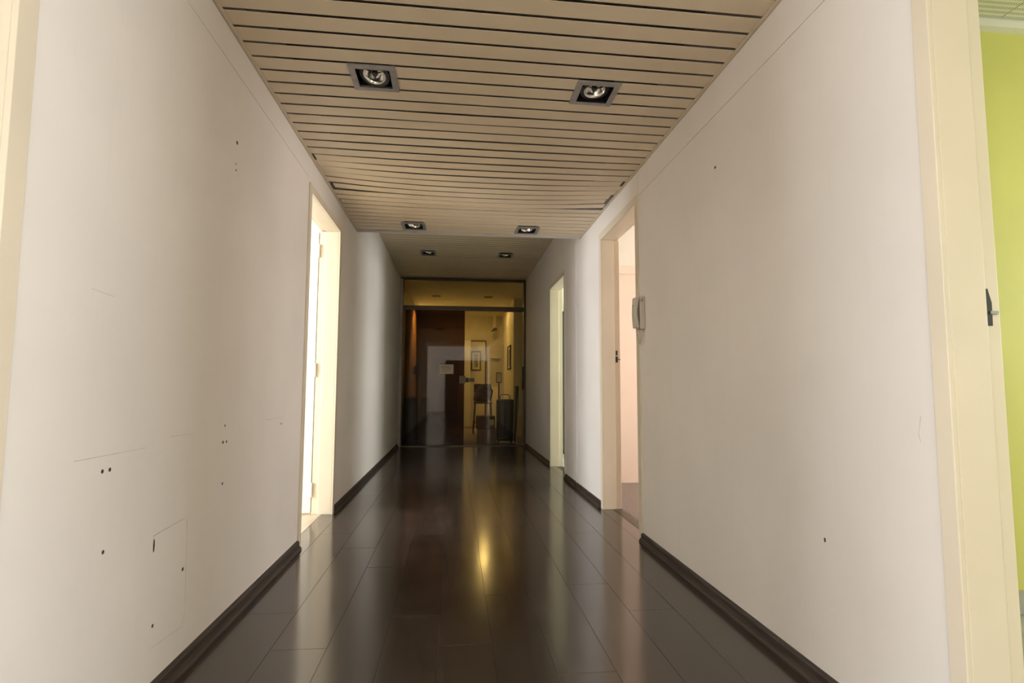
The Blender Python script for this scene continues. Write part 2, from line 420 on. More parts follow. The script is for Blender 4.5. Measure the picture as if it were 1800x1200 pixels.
def warp_front(k, yc, spans):
    a, b = spans[0][0], spans[-1][1]
    cut_l = cut_r = 0; fn = None
    s = (yc - 3.05) / P_
    if abs(yc - 3.05) < P_ / 2: fn = lambda x: (-.005 * bumpf(x, 0.05, .55), -.006 * bumpf(x, 0.05, .55))
    elif 3.30 <= yc < 5.36:
        A = .023 * (math.sin(math.pi / 2 * (yc - 3.30) / 1.05) if yc < 4.35 else max(0, (5.36 - yc) / 1.01))
        jr = random.Random(k); j = jr.uniform(-.0035, .0035); xm = jr.uniform(-.5, .6)
        el = max(0, 1 - abs(yc - 4.10) / .42) if yc < 4.28 else 0      # left ends pulled towards the viewer, wedge gap behind them
        er = max(0, 1 - abs(yc - 4.36) / .50) if yc < 4.52 else 0      # right ends likewise
        eg = .010 * max(0, 1 - abs(yc - 3.66) / .06)                   # one slat pushed aside mid-span
        def fn(x, A=A, el=el, er=er, j=j, xm=xm, eg=eg):
            t = (x - .145) / 1.1
            dz = -A * (1 - t * t) - .004 * er * max(0, t) ** 2
            dy = -.065 * el * max(0, (-t - .25) / .75) ** 2 - .080 * er * max(0, (t - .25) / .75) ** 2 + j * bumpf(t, xm, .7) - eg * bumpf(t, .35, .5)
            return dy, dz
        cut_r = .055 * max(0, 1 - abs(yc - 4.34) / .26) + (.03 if abs(yc - 3.93) < P_ / 2 else 0)
        cut_l = (.022 if abs(yc - 3.75) < P_ / 2 else 0) + (.035 if abs(yc - 4.24) < P_ / 2 else 0) + (.015 if abs(yc - 4.6) < P_ / 2 else 0)
    elif yc > 5.36: fn = lambda x: (0, -.010 * max(0, (x - .2)))
    spans = [(p + (cut_l if i == 0 else 0), q - (cut_r if i == len(spans) - 1 else 0)) for i, (p, q) in enumerate(spans)]
    return fn, spans
ceiling(H, YB, YC, 2.262, 'slat', 'low beige metal slat ceiling with sagging warped slats', warp_front)
ceiling(H2, YC + .02, YG, YC + .03, 'slat', 'higher dim beige slat ceiling before the glass partition', None)
struct('wall_bulkhead', [(XL + .001, XR - .001, YC + .016, YC + .03, H + .004, Z)], 'wall', 'bulkhead face where the low slat ceiling steps up', 'wall')
struct('wall_void_end', [(TL, TR, YB - .08, YB - .001, H + .002, Z), (TL, TR, YG + .055, YG + .1, H2 + .001, Z)], 'wall', 'wall pieces closing the ceiling void at both ends', 'wall')  # unseen, added so no light leaks into the void above the slats
struct('ceiling_slab', [(TL - .01, TR + .01, YB - .1, YG + .1, H2 + .12, H2 + .16)], 'plaster', 'slab above the slat ceilings', 'ceiling')

# ------------------------------------------------------------------ recessed spotlights
def spotlight(x, y, z, label, group, tl):
    t = empty('recessed_spotlight', (x, y, z), label, 'spotlight', group)
    a, b = .111, .079
    sk = SKEW
    def q(px, py): return (x + px, y + py + sk * px)
    bm = new()
    for (u0, u1, v0, v1) in ((-a, a, -a, -b), (-a, a, b, a), (-a, -b, -b, b), (b, a, -b, b)):
        hull(bm, [(*q(u0, v0), z - .004), (*q(u1, v0), z - .004), (*q(u1, v1), z - .004), (*q(u0, v1), z - .004)], (0, 0, .009))
    mk('frame', bm, M['grey_metal'], t)
    bm = new()
    for (u0, u1, v0, v1) in ((-b - .002, b + .002, -b - .002, -b), (-b - .002, b + .002, b, b + .002), (-b - .002, -b, -b, b), (b, b + .002, -b, b)):
        hull(bm, [(*q(u0, v0), z - .004), (*q(u1, v0), z - .004), (*q(u1, v1), z - .004), (*q(u0, v1), z - .004)], (0, 0, .082))
    hull(bm, [(*q(-b, -b), z + .070), (*q(b, -b), z + .070), (*q(b, b), z + .070), (*q(-b, b), z + .070)], (0, 0, .004))
    mk('housing', bm, M['black'], t)
    tm = Matrix.Rotation(tl[0], 3, 'X') @ Matrix.Rotation(tl[1], 3, 'Y')
    c = (x, y, z + .016)
    bm = new(); lathe(bm, c, [(.074, .000), (.074, .004), (.056, .004), (.056, .000), (.074, .000)], 28, cap=False, tilt=tm)
    mk('gimbal_ring', bm, M['black'], t, smooth=False)
    bm = new(); lathe(bm, c, [(.056, -.002), (.054, -.004), (.051, -.003), (.047, .010), (.038, .026), (.022, .038), (.012, .041)], 28, cap=False, tilt=tm)
    r = mk('reflector', bm, M['chrome'], t, smooth=True)
    bm = new(); lathe(bm, c, [(.013, .004), (.015, .008), (.015, .026), (.010, .034)], 14, tilt=tm)
    for ang in (math.pi / 2, math.pi * 7 / 6, -math.pi / 6):
        p0 = Vector(c) + tm @ Vector((.012 * math.cos(ang), .012 * math.sin(ang), .010)); p1 = Vector(c) + tm @ Vector((.049 * math.cos(ang), .049 * math.sin(ang), .008))
        tube(bm, [p0, p1], .0035, 6)
    mk('bulb_cap', bm, M['bulb_cap'], r)
    return t
g1, g2, g3 = 'square spotlights before the sagging slats', 'square spotlights past the sagging slats', 'square spotlights in the higher dim ceiling'
spotlight(*LAMPS[0], 'square spotlight in the front slats on the side of the hinged door', g1, (-.25, .12))
spotlight(*LAMPS[1], 'square spotlight in the front slats on the side of the intercom', g1, (-.12, -.05))
spotlight(*LAMPS[2], 'square spotlight past the sagging slats on the side of the hinged door', g2, (-.2, .1))
spotlight(*LAMPS[3], 'square spotlight past the sagging slats on the side of the beige doorway', g2, (-.2, 0))
spotlight(*LAMPS[4], 'dark square spotlight in the higher ceiling, away from the green-lit doorway', g3, (-.1, .1))
spotlight(*LAMPS[5], 'dark square spotlight in the higher ceiling towards the green-lit doorway', g3, (-.1, 0))

# ------------------------------------------------------------------ doorways
def doorway(name, side, y0, y1, zt, cw, m, label, leaf=False, jm=None):
    """y0..y1 clear opening; cw casing width; frame fills the wall thickness"""
    xf = XL if side < 0 else XR; s = side       # s points into the room
    d = empty(name, (xf, (y0 + y1) / 2, 0), label, 'door', kind='structure')
    jm = jm or m; X = lambda a: xf + s * a
    for (a, b) in ((y0 - cw, y0), (y1, y1 + cw)):
        B('casing', X(-.010), X(.004), a, b, 0, zt + cw, m, d, bevel=.002)
    B('head_casing', X(-.010), X(.004), y0, y1, zt, zt + cw, m, d, bevel=.002)
    for (yy, o) in ((y0, -1), (y1, 1)):
        bm = new(); box(bm, X(.004), X(.108), yy, yy + o * (cw - .001), 0, zt); box(bm, X(.108), X(.158), yy + o * .014, yy + o * (cw - .001), 0, zt)
        mk('jamb', bm, M[jm], d, bevel=.0025)
    bm = new(); box(bm, X(.004), X(.108), y0 - cw + .002, y1 + cw - .002, zt, zt + cw - .001); box(bm, X(.108), X(.158), y0 - cw + .002, y1 + cw - .002, zt + .014, zt + cw - .001)
    mk('head_jamb', bm, M[jm], d, bevel=.0025)
    B('threshold', X(.078), X(.155), y0, y1, -.012, .002, 'bronze' if not leaf else 'lightfloor', d)
    return d, X
d1, X1 = doorway('door_1', -1, 0.31, 1.257, 2.285, .059, 'cream', 'cream door frame of the first doorway facing the lime green room')
d2, X2 = doorway('door_2', 1, 0.31, 1.299, 2.285, .051, 'cream', 'cream door frame opening to the lime green room')
d3, X3 = doorway('door_3', -1, 3.745, 4.675, 2.285, .055, 'cream', 'brightly lit doorway with an open white hinged door', leaf=True)
d4, X4 = doorway('door_4', 1, 3.745, 4.672, 2.285, .060, 'cream', 'beige doorway beside the intercom')
d5, X5 = doorway('door_5', 1, 6.322, 7.258, 2.305, .052, 'cream', 'pale green-lit doorway nearest the glass partition')
# open leaf of door_3, swung into the room, with three hinges on the far jamb
lf = B('door_leaf', X3(.166), X3(.98), 4.690, 4.728, .012, 2.285, 'white_paint', d3, bevel=.002)
for hz in (2.12, 1.143, .192):
    bm = new()
    tube(bm, [(X3(.160), 4.680, hz - .055), (X3(.160), 4.680, hz + .055)], .008, 10)
    tube(bm, [(X3(.160), 4.680, hz - .002), (X3(.160), 4.680, hz + .002)], .0095, 10)
    box(bm, X3(.168), X3(.196), 4.6865, 4.690, hz - .05, hz + .05)
    mk('hinge', bm, M['white_paint'], lf)
# strike plates in the rebates
bm = new(); box(bm, X2(.112), X2(.124), 1.3095, 1.314, 1.215, 1.262); box(bm, X2(.110), X2(.128), 1.3090, 1.314, 1.168, 1.224)
hull(bm, [(X2(.112), 1.3085, 1.166), (X2(.131), 1.3085, 1.166), (X2(.132), 1.3085, 1.225), (X2(.122), 1.3085, 1.262), (X2(.110), 1.3085, 1.262), (X2(.106), 1.3085, 1.215)], (0, .0045, 0))
sp = mk('strike_plate', bm, M['iron'], d2)
bm = new(); box(bm, X2(.126), X2(.148), 1.306, 1.313, 1.196, 1.204); mk('latch_tongue', bm, M['grey_metal'], sp)
bm = new(); box(bm, X4(.120), X4(.134), 4.682, 4.687, 1.285, 1.325); box(bm, X4(.118), X4(.136), 4.681, 4.687, 1.225, 1.275); box(bm, X4(.136), X4(.157), 4.682, 4.686, 1.247, 1.255)
mk('strike_plate', bm, M['iron'], d4)

# ------------------------------------------------------------------ side rooms
def room(tagname, x0, x1, y0, y1, zc, wallm, floorm, win, wlabel, backm=None):
    """x0 nearer the corridor; the outer wall stands at x1 and holds the window"""
    s = 1 if x1 > x0 else -1; t = .1
    (wx, wy, wz), _, ww, wh, _, _ = win
    a, b, c, d = wy - ww / 2, wy + ww / 2, wz - wh / 2, wz + wh / 2
    struct('wall_%s_window_side' % tagname, [(x1, x1 + s * t, y0 - t, a, 0, zc), (x1, x1 + s * t, b, y1 + t, 0, zc), (x1, x1 + s * t, a, b, 0, c), (x1, x1 + s * t, a, b, d, zc)], wallm, wlabel + ', window side', 'wall')
    struct('wall_%s_back' % tagname, [(x0, x1, y1, y1 + t * .9, 0, zc)], backm or wallm, wlabel + ', wall past the doorway', 'wall')
    struct('wall_%s_front' % tagname, [(x0, x1, y0 - t * .9, y0, 0, zc)], wallm, wlabel + ', wall before the doorway', 'wall')
    struct('floor_%s' % tagname, [(x0 - s * (.0), x1, y0, y1, -.05, -.002)], floorm, 'floor of the room with ' + wlabel, 'floor')
    struct('ceiling_%s' % tagname, [(x0, x1 + s * t, y0 - t, y1 + t, zc, zc + .05)], 'plaster', 'ceiling of the room with ' + wlabel, 'ceiling')
    w = empty('window_%d' % (len([o for o in COL.objects if o.name.startswith('window_') and o.parent is None]) + 1), (x1, wy, c), 'window lighting the room with ' + wlabel, 'window', kind='structure')
    fx0, fx1 = x1 + s * .02, x1 + s * .07
    for (p, q_, r, u) in ((a, b, c, c + .05), (a, b, d - .05, d), (a, a + .05, c + .05, d - .05), (b - .05, b, c + .05, d - .05)):
        B('window_frame', fx0, fx1, p, q_, r, u, 'white_paint', w)
    B('window_pane', x1 + s * .04, x1 + s * .046, a + .05, b - .05, c + .05, d - .05, 'glass_clear', w)
    return s
room('green_room', TR, 5.0, -0.5, 2.38, 2.81, 'green', 'greyfloor', WIN['green'], 'lime green paint')
room('cream_room', TL, -5.0, -0.5, 2.08, 2.81, 'plaster', 'lightfloor', WIN['near'], 'cream plaster facing the lime room')
room('white_room', TL, -5.0, 2.2, 5.3, 2.81, 'plaster', 'lightfloor', WIN['left'], 'bright white plaster behind the hinged door')
room('blush_room', TR, 4.6, 2.5, 5.97, 2.81, 'pink', 'carpet', WIN['right'], 'pale blush paint beside the intercom')
room('mint_room', TR, 4.6, 6.10, 9.0, 2.81, 'mint', 'greyfloor', WIN['far'], 'pale mint paint by the partition')
# lime room: grey skirting, cornice, perforated ceiling tiles
B('baseboard_green_room', TR, 5.0, 2.365, 2.38, 0, .1, 'greyfloor', kind='structure', label='grey skirting along the lime green wall', cat='skirting')
B('trim_1', TR, 5.0, 2.335, 2.38, 2.755, 2.80, 'plaster', kind='structure', label='white cornice above the lime green wall', cat='cornice')
ct = struct('ceiling_tile_grid', [(TR, 5.0, -0.5, 2.38, 2.80, 2.809)], 'angle', 'perforated white tile ceiling in the lime green room', 'ceiling')
tp = None
for i in range(6):
    for j in range(4):
        xx, yy = TR + .3 + .6 * i, 2.33 - .3 - .6 * j
        if xx > 4.75: continue
        if tp is None:
            bm = new(); box(bm, -.297, .297, -.297, .297, -.008, 0); tp = bpy.data.meshes.new('ceiling_tile'); bm.to_mesh(tp); bm.free(); tp.materials.append(M['perf'])
        o = bpy.data.objects.new('ceiling_tile', tp); COL.objects.link(o); o.parent = ct; o.location = Vector((xx, yy, 2.7995)) - ORG[ct.name]
# blush room: white upper wall above a moulding
B('trim_2', TR, 4.6, 5.945, 5.97, 2.265, 2.345, 'pink', kind='structure', label='pale moulding across the blush wall', cat='moulding', bevel=.006)
B('trim_3', TR, 4.6, 5.960, 5.97, 2.345, 2.81, 'plaster', kind='structure', label='white upper wall band above the blush moulding', cat='wall band')

t = empty('teal_wardrobe', (2.1, 8.75, 0), 'tall dark teal wardrobe in the pale mint room', 'wardrobe')
B('body', 1.66, 2.56, 8.52, 8.99, .06, 2.2, 'teal', t, bevel=.006); B('plinth', 1.69, 2.53, 8.56, 8.96, 0, .06, 'iron', t)
for i in range(2):
    dd = B('wardrobe_door', 1.67 + i * .445, 2.105 + i * .445, 8.50, 8.52, .08, 2.18, 'teal', t, bevel=.004)
    bm = new(); tube(bm, [(2.06 + i * .09, 8.485, 1.0), (2.06 + i * .09, 8.485, 1.14)], .008, 8); mk('handle', bm, M['chrome'], dd)
# lobby added behind the viewer for fill light; side windows and brown door invented
LX, LY = 3.5, -4.6
for nm, sg in (('lobby_a', -1), ('lobby_b', 1)):
    (wx, wy, wz), _, ww, wh, _, _ = WIN[nm]; a, b, c, d = wy - ww / 2, wy + ww / 2, wz - wh / 2, wz + wh / 2
    x1, x2 = sg * LX, sg * (LX + .1); sd = 'left' if sg < 0 else 'right'
    struct('wall_lobby_' + sd, [(x1, x2, LY, a, 0, Z), (x1, x2, b, YB, 0, Z), (x1, x2, a, b, 0, c), (x1, x2, a, b, d, Z)], 'plaster', 'lobby wall with a wide window, %s of the corridor mouth' % sd, 'wall')
    w = empty('window_%d' % (6 if sg < 0 else 7), (x1, wy, c), 'wide lobby window, %s of the corridor mouth' % sd, 'window', kind='structure')
    for (p, q_, r, u) in ((a, b, c, c + .05), (a, b, d - .05, d), (a, a + .05, c + .05, d - .05), (b - .05, b, c + .05, d - .05)):
        B('window_frame', sg * (LX + .02), sg * (LX + .07), p, q_, r, u, 'white_paint', w)
    B('window_pane', sg * (LX + .04), sg * (LX + .046), a + .05, b - .05, c + .05, d - .05, 'glass_clear', w)
struct('wall_back', [(-LX, LX, LY - .1, LY, 0, Z)], 'wall', 'white lobby end wall opposite the glass partition', 'wall')
struct('wall_lobby_front', [(-LX, TL, YB - .08, YB, 0, Z), (TR, LX, YB - .08, YB, 0, Z)], 'plaster', 'lobby wall on both sides of the corridor mouth', 'wall')
struct('floor_lobby', [(-LX, LX, LY, YB, -.05, 0)], 'floor', 'dark lobby floor', 'floor')
struct('ceiling_lobby', [(-LX - .1, LX + .1, LY - .1, YB, Z, Z + .05)], 'plaster', 'white lobby ceiling', 'ceiling')
ld = empty('door_7', (.51, LY, 0), 'brown wooden double door in the lobby end wall', 'door', kind='structure')  # invented door, keeps the reflection in the partition dark
for (p, q_) in ((-.40, .50), (.52, 1.42)):
    lf_ = B('door_leaf', p, q_, LY, LY + .04, 0, 2.2, 'dkwood', ld, bevel=.004)
    bm = new(); tube(bm, [(.44 if p < 0 else .58, LY + .07, 1.0), (.32 if p < 0 else .70, LY + .07, 1.0)], .01, 8); mk('door_handle', bm, M['chrome'], lf_)

# ------------------------------------------------------------------ glass partition at the end of the corridor
gp = empty('glass_partition', (.145, YG, 0), 'bronze framed glass partition with transom and sliding doors closing the corridor', 'partition')
B('jamb_post', XL, XL + .05, YG - .11, YG - .052, 0, H2 - .03, 'board', gp, bevel=.004)
for (p, q_) in ((XL, XL + .058), (XR - .040, XR)):
    B('side_post', p, q_, YG - .05, YG + .05, 0, H2, 'bronze', gp, bevel=.004)
B('head_rail', XL + .058, XR - .04, YG - .04, YG + .04, H2 - .045, H2, 'bronze', gp, bevel=.004)
bm = new(); box(bm, XL + .058, XR - .04, YG - .045, YG + .05, 2.365, 2.44); box(bm, XL + .058, XR - .04, YG - .055, YG - .045, 2.385, 2.40); box(bm, XL + .058, XR - .04, YG - .055, YG - .045, 2.42, 2.44)
mk('sliding_track', bm, M['bronze'], gp)
B('sill_track', XL + .058, XR - .04, YG - .03, YG + .05, 0, .014, 'bronze', gp)
B('transom_pane', XL + .058, XR - .04, YG - .004, YG + .004, 2.44, H2 - .045, 'glass_clear', gp)
B('fixed_pane', XL + .058, .165, YG + .026, YG + .034, .014, 2.365, 'glass_tint', gp)
B('fixed_pane', .165, XR - .04, YG + .026, YG + .034, .014, 2.365, 'glass_clear', gp)
leaf = B('sliding_leaf', XL + .09, .168, YG - .014, YG - .006, .016, 2.364, 'glass_tint', gp)
bm = new(); box(bm, .080, .185, YG - .035, YG + .012, 1.085, 1.215); mk('lock_case', bm, M['bronze'], leaf, bevel=.004)
bm = new(); box(bm, .190, .245, YG + .002, YG + .024, 1.105, 1.185); mk('lock_bolt_box', bm, M['iron'], leaf, bevel=.003)
bm = new(); box(bm, .250, .345, YG + .008, YG + .024, 1.115, 1.18); mk('strike_box', bm, M['bronze'], gp, bevel=.003)
bm = new()
for zz in (1.06, 1.30): tube(bm, [(1.19, YG - .02, zz), (1.19, YG - .085, zz)], .012, 8)
tube(bm, [(1.19, YG - .085, .98), (1.19, YG - .085, 1.38)], .014, 10)
mk('pull_handle', bm, M['iron'], gp)
nt_ = B('paper_notice', -.271, -.022, YG - .0160, YG - .0142, 1.25, 1.415, 'paper', label='small pale paper notice stuck on the tinted glass leaf', cat='notice')
for k, (p, q_) in enumerate(((-.235, -.09), (-.245, -.06), (-.225, -.075), (-.215, -.12))):
    B('text_line', p, q_, YG - .0166, YG - .0160, 1.375 - k * .026, 1.381 - k * .026, 'ink', nt_)

# ------------------------------------------------------------------ room behind the glass
XA, XB = XL, XR
struct('floor_far_room', [(-3.2, XR + .6, YG + .06, YE, -.05, -.001)], 'carpet', 'dim floor of the room behind the glass partition', 'floor')
struct('ceiling_far_room', [(-3.2, XR + .7, YG + .05, YE + .1, H2, H2 + .05)], 'farwall', 'warm lit ceiling of the room behind the glass', 'ceiling')
struct('wall_far_room_left', [(XL - .12, XL, YG + .1, 14.2, 0, H2)], 'farwall', 'warm lit cream wall behind the tinted half of the partition', 'wall')
struct('wall_far_room_right', [(XR, XR + .12, 11.95, 14.3, 0, H2), (XR, XR + .12, 14.3, YE, 2.15, H2), (XR + .35, XR + .45, YG + .1, 11.95, 0, H2), (XR + .12, XR + .45, 11.95, 12.05, 0, H2), (XR + .12, XR + .7, 14.3, 14.4, 0, H2), (XR + .6, XR + .7, 14.4, YE, 0, H2)], 'farwall', 'warm lit cream wall with a hanging picture behind the glass', 'wall')
struct('wall_far_room_end', [(-3.2, XR + .7, YE, YE + .1, 0, H2), (-3.3, -3.2, 14.1, YE, 0, H2), (-3.2, XL - .12, 14.1, 14.2, 0, H2)], 'farwall', 'cream end wall of the room behind the glass', 'wall')
fd = empty('door_6', (.5, YE, 0), 'white door with dark frame on the end wall behind the glass', 'door', kind='structure')
B('door_leaf', .425, .800, YE - .03, YE, 0, 2.24, 'fardoor', fd); B('door_frame', .800, .835, YE - .04, YE, 0, 2.28, 'dkwood', fd); B('door_frame', .425, .800, YE - .04, YE, 2.24, 2.28, 'dkwood', fd)
B('white_cupboard', .10, .415, YE - .25, YE - .002, 0, 2.25, 'fardoor', label='tall white cupboard beside the white door at the end wall', cat='cupboard', bevel=.01)
B('dark_wardrobe', -.28, .07, YE - .55, YE - .002, 0, 2.0, 'dkwood', label='dark brown wooden wardrobe beside the white cupboard', cat='wardrobe', bevel=.01)
def lamp_disc(x, y, lit, label, group):
    t = empty('round_downlight', (x, y, H2), label, 'downlight', group)
    bm = new(); lathe(bm, (x, y, H2), [(.085, 0), (.095, -.004), (.095, -.010), (.070, -.012), (.066, -.004)], 24, cap=False); mk('ring', bm, M['bronze'], t)
    bm = new(); lathe(bm, (x, y, H2), [(.067, -.006), (.067, -.003)], 20); mk('lens', bm, M['lampglow' if lit else 'grey_metal'], t)
    if lit:
        l = bpy.data.lights.new('downlight_beam', 'SPOT'); l.energy = lit; l.color = (1.0, .74, .34); l.spot_size = 3.08; l.spot_blend = .25; l.shadow_soft_size = .05
        o = bpy.data.objects.new('downlight_beam', l); COL.objects.link(o); o.location = (x, y, H2 - .03)
        if x < 0:      # this one is swivelled to wash the side wall
            l.spot_size = 1.7; l.spot_blend = .5; o.rotation_euler = Vector((-.62, .0, -.78)).to_track_quat('-Z', 'Y').to_euler()
lamp_disc(-.40, 11.8, False, 'unlit round downlight behind the transom over the tinted leaf', 'unlit round downlights')
lamp_disc(.69, 11.8, False, 'unlit round downlight behind the transom over the clear pane', 'unlit round downlights')
lamp_disc(-.40, 13.3, 300, 'lit round downlight over the dark wardrobe side', 'lit round downlights')
lamp_disc(.71, 13.3, 16, 'lit round downlight beside the wall picture', 'lit round downlights')

def picture(name, c, along, w, h, label, n):
    """framed picture centred at c; along = 'x' (faces -y) or 'y' (faces -x)"""
    t = empty(name, (c[0], c[1], c[2] - h / 2), label, 'picture'); f = .03
    for (u0, u1, z0, z1) in ((-w/2, w/2, -h/2, -h/2 + f), (-w/2, w/2, h/2 - f, h/2), (-w/2, -w/2 + f, -h/2 + f, h/2 - f), (w/2 - f, w/2, -h/2 + f, h/2 - f)):
        if along == 'x': B('frame', c[0] + u0, c[0] + u1, c[1] - .03, c[1], c[2] + z0, c[2] + z1, 'iron', t)
        else: B('frame', c[0] - .03, c[0], c[1] + u0, c[1] + u1, c[2] + z0, c[2] + z1, 'iron', t)
    i = f; k = f + .05
    if along == 'x':
        B('mount', c[0] - w/2 + i, c[0] + w/2 - i, c[1] - .012, c[1] - .002, c[2] - h/2 + i, c[2] + h/2 - i, 'paper', t)
        B('print', c[0] - w/2 + k, c[0] + w/2 - k, c[1] - .014, c[1] - .012, c[2] - h/2 + k, c[2] + h/2 - k, 'print', t)
    else:
        B('mount', c[0] - .012, c[0] - .002, c[1] - w/2 + i, c[1] + w/2 - i, c[2] - h/2 + i, c[2] + h/2 - i, 'paper', t)
        B('print', c[0] - .014, c[0] - .012, c[1] - w/2 + k, c[1] + w/2 - k, c[2] - h/2 + k, c[2] + h/2 - k, 'print', t)
picture('framed_picture', (.56, YE - .031, 1.73), 'x', .26, .52, 'dark framed print hanging on the white door', 0)
picture('framed_picture', (XR - .002, 12.75, 1.70), 'y', .62, .54, 'dark framed picture on the warm lit wall behind the glass', 1)
picture('framed_picture', (XR + .348, 11.1, 1.75), 'y', .7, .5, 'pale picture in the recess beside the warm lit wall', 2)

# cardboard boxes
def carton(x0, x1, y0, y1, z0, z1, label):
    t = empty('cardboard_box', ((x0 + x1) / 2, (y0 + y1) / 2, z0), label, 'box', 'cardboard boxes behind the glass')
    B('carton', x0, x1, y0, y1, z0, z1 - .004, 'brown', t, bevel=.004)
    for (p, q_) in ((y0, (y0 + y1) / 2 - .003), ((y0 + y1) / 2 + .003, y1)): B('flap', x0, x1, p, q_, z1 - .004, z1, 'brown', t)
    B('tape', (x0 + x1) / 2 - .03, (x0 + x1) / 2 + .03, y0 - .0015, y0, z0 + .02, z1, 'brown', t)
    return t
carton(.43, .76, 10.25, 10.6, 0, .27, 'lower cardboard box beside the black suitcase')
cb = carton(.40, .74, 10.25, 10.58, .27, .50, 'upper cardboard box with a white label beside the black suitcase')
B('label_sheet', .64, .72, 10.2475, 10.2485, .33, .44, 'paper', cb)
# suitcase
t = empty('suitcase', (.93, 10.45, 0), 'tall black suitcase standing behind the clear pane', 'suitcase')
B('shell', .78, 1.09, 10.32, 10.60, .045, .80, 'cloth', t, bevel=.03)
bm = new(); tube(bm, [(.85, 10.52, .79), (.85, 10.52, .86), (.88, 10.52, .885), (1.0, 10.52, .885), (1.03, 10.52, .86), (1.03, 10.52, .79)], .008, 8); mk('handle', bm, M['iron'], t)
for (xx, yy) in ((.82, 10.36), (1.05, 10.36), (.82, 10.56), (1.05, 10.56)):
    bm = new(); tube(bm, [(xx - .012, yy, .024), (xx + .012, yy, .024)], .024, 12); mk('wheel', bm, M['iron'], t)
B('front_pocket', .82, 1.05, 10.295, 10.322, .12, .55, 'cloth', t, bevel=.012)
# leaning boards
bm = new(); hull(bm, [(1.10, 10.12, 0), (1.12, 10.12, 0), (1.165, 10.12, .78), (1.145, 10.12, .78)], (0, .16, 0)); mk('leaning_board', bm, M['board'], label='pale board leaning beside the black suitcase', cat='board')
bm = new(); hull(bm, [(1.13, 10.75, 0), (1.20, 10.75, 0), (1.225, 10.75, 1.05), (1.17, 10.75, 1.05)], (0, .35, 0)); mk('leaning_board', bm, M['iron'], label='tall black board leaning at the right post of the partition', cat='board')
# chair with a dark backpack
def chair(x, y, sh, label, m):
    t = empty('stool_chair', (x, y, 0), label, 'chair')
    B('seat', x - .2, x + .2, y - .2, y + .2, sh - .035, sh, m, t, bevel=.012)
    for (i, j) in ((-1, -1), (1, -1), (-1, 1), (1, 1)):
        bm = new(); tube(bm, [(x + i * .21, y + j * .21, 0), (x + i * .17, y + j * .17, sh - .03)], .013, 8); mk('leg', bm, M['iron'], t)
    for i in (-1, 1):
        bm = new(); tube(bm, [(x + i * .17, y + .18, sh - .02), (x + i * .17, y + .22, sh + .38)], .011, 8)
        mk('back_post', bm, M['iron'], t)
    bm = new(); hull(bm, [(x - .19, y + .195, sh + .18), (x + .19, y + .195, sh + .18), (x + .19, y + .215, sh + .40), (x - .19, y + .215, sh + .40)], (0, .02, 0)); mk('backrest', bm, M[m], t, bevel=.006)
    bm = new()
    for (i0, j0, i1, j1) in ((-1, -1, 1, -1), (1, -1, 1, 1), (1, 1, -1, 1), (-1, 1, -1, -1)): tube(bm, [(x + i0 * .19, y + j0 * .19, .25), (x + i1 * .19, y + j1 * .19, .25)], .008, 6)
    mk('stretcher', bm, M['iron'], t)
chair(.63, 12.6, .70, 'black high chair carrying the dark backpack', 'cloth')
def backpack(x, y, z):
    t = empty('backpack', (x, y, z), 'dark backpack slumped on the high chair', 'backpack')
    bm = new(); lathe(bm, (x, y, z), [(.13, .005), (.185, .04), (.185, .14), (.165, .25), (.12, .34), (.06, .385), (.02, .40)], 20)
    for v in bm.verts:
        v.co.y = y + (v.co.y - y) * .72; v.co.x += .12 * ((v.co.z - z) / .4) ** 1.5 * .6
    mk('body', bm, M['cloth'], t, smooth=True)
    bm = new(); tube(bm, [(x + .10, y - .08, z + .34), (x + .19, y - .1, z + .30), (x + .235, y - .1, z + .24), (x + .21, y - .1, z + .12), (x + .19, y - .1, z + .02)], .016, 8); mk('strap', bm, M['cloth'], t, smooth=True)
    bm = new(); lathe(bm, (x - .03, y - .10, z), [(.06, .02), (.10, .05), (.10, .15), (.06, .19)], 14); mk('pocket', bm, M['cloth'], t, smooth=True)
backpack(.60, 12.58, .702)
# small sign on a stand
t = empty('sign_stand', (1.02, 13.0, 0), 'thin stand with a small pale sign near the end wall', 'sign')
bm = new(); tube(bm, [(1.02, 13.0, .01), (1.02, 13.0, 1.15)], .016, 8); mk('pole', bm, M['iron'], t)
bm = new(); lathe(bm, (1.02, 13.0, 0), [(.14, 0), (.14, .012), (.03, .03)], 18); mk('base', bm, M['iron'], t)
B('sign_frame', .955, 1.085, 12.985, 13.005, 1.13, 1.37, 'iron', t, bevel=.01); B('sign_face', .972, 1.068, 12.981, 12.985, 1.15, 1.35, 'fardoor', t)
# ceiling bracket (small camera), wall shelf, low panel at the end wall
t = empty('ceiling_camera', (1.03, 14.6, H2), 'small dark camera hanging from the far room ceiling', 'camera')
bm = new(); tube(bm, [(1.03, 14.6, H2), (1.03, 14.6, H2 - .34)], .03, 8); mk('bracket', bm, M['angle'], t)
bm = new(); hull(bm, [(.93, 14.5, H2 - .46), (1.0, 14.5, H2 - .36), (1.08, 14.5, H2 - .36), (1.08, 14.5, H2 - .42)], (0, .2, 0)); mk('body', bm, M['iron'], t)
B('wall_shelf', .96, 1.20, YE - .14, YE - .002, 1.80, 1.83, 'white_paint', label='thin white shelf on the end wall behind the glass', cat='shelf', bevel=.004)
B('room_divider', .94, 1.14, 14.3, 14.34, 0, 1.04, 'fardoor', label='low pale panel standing behind the sign stand', cat='panel', bevel=.006)
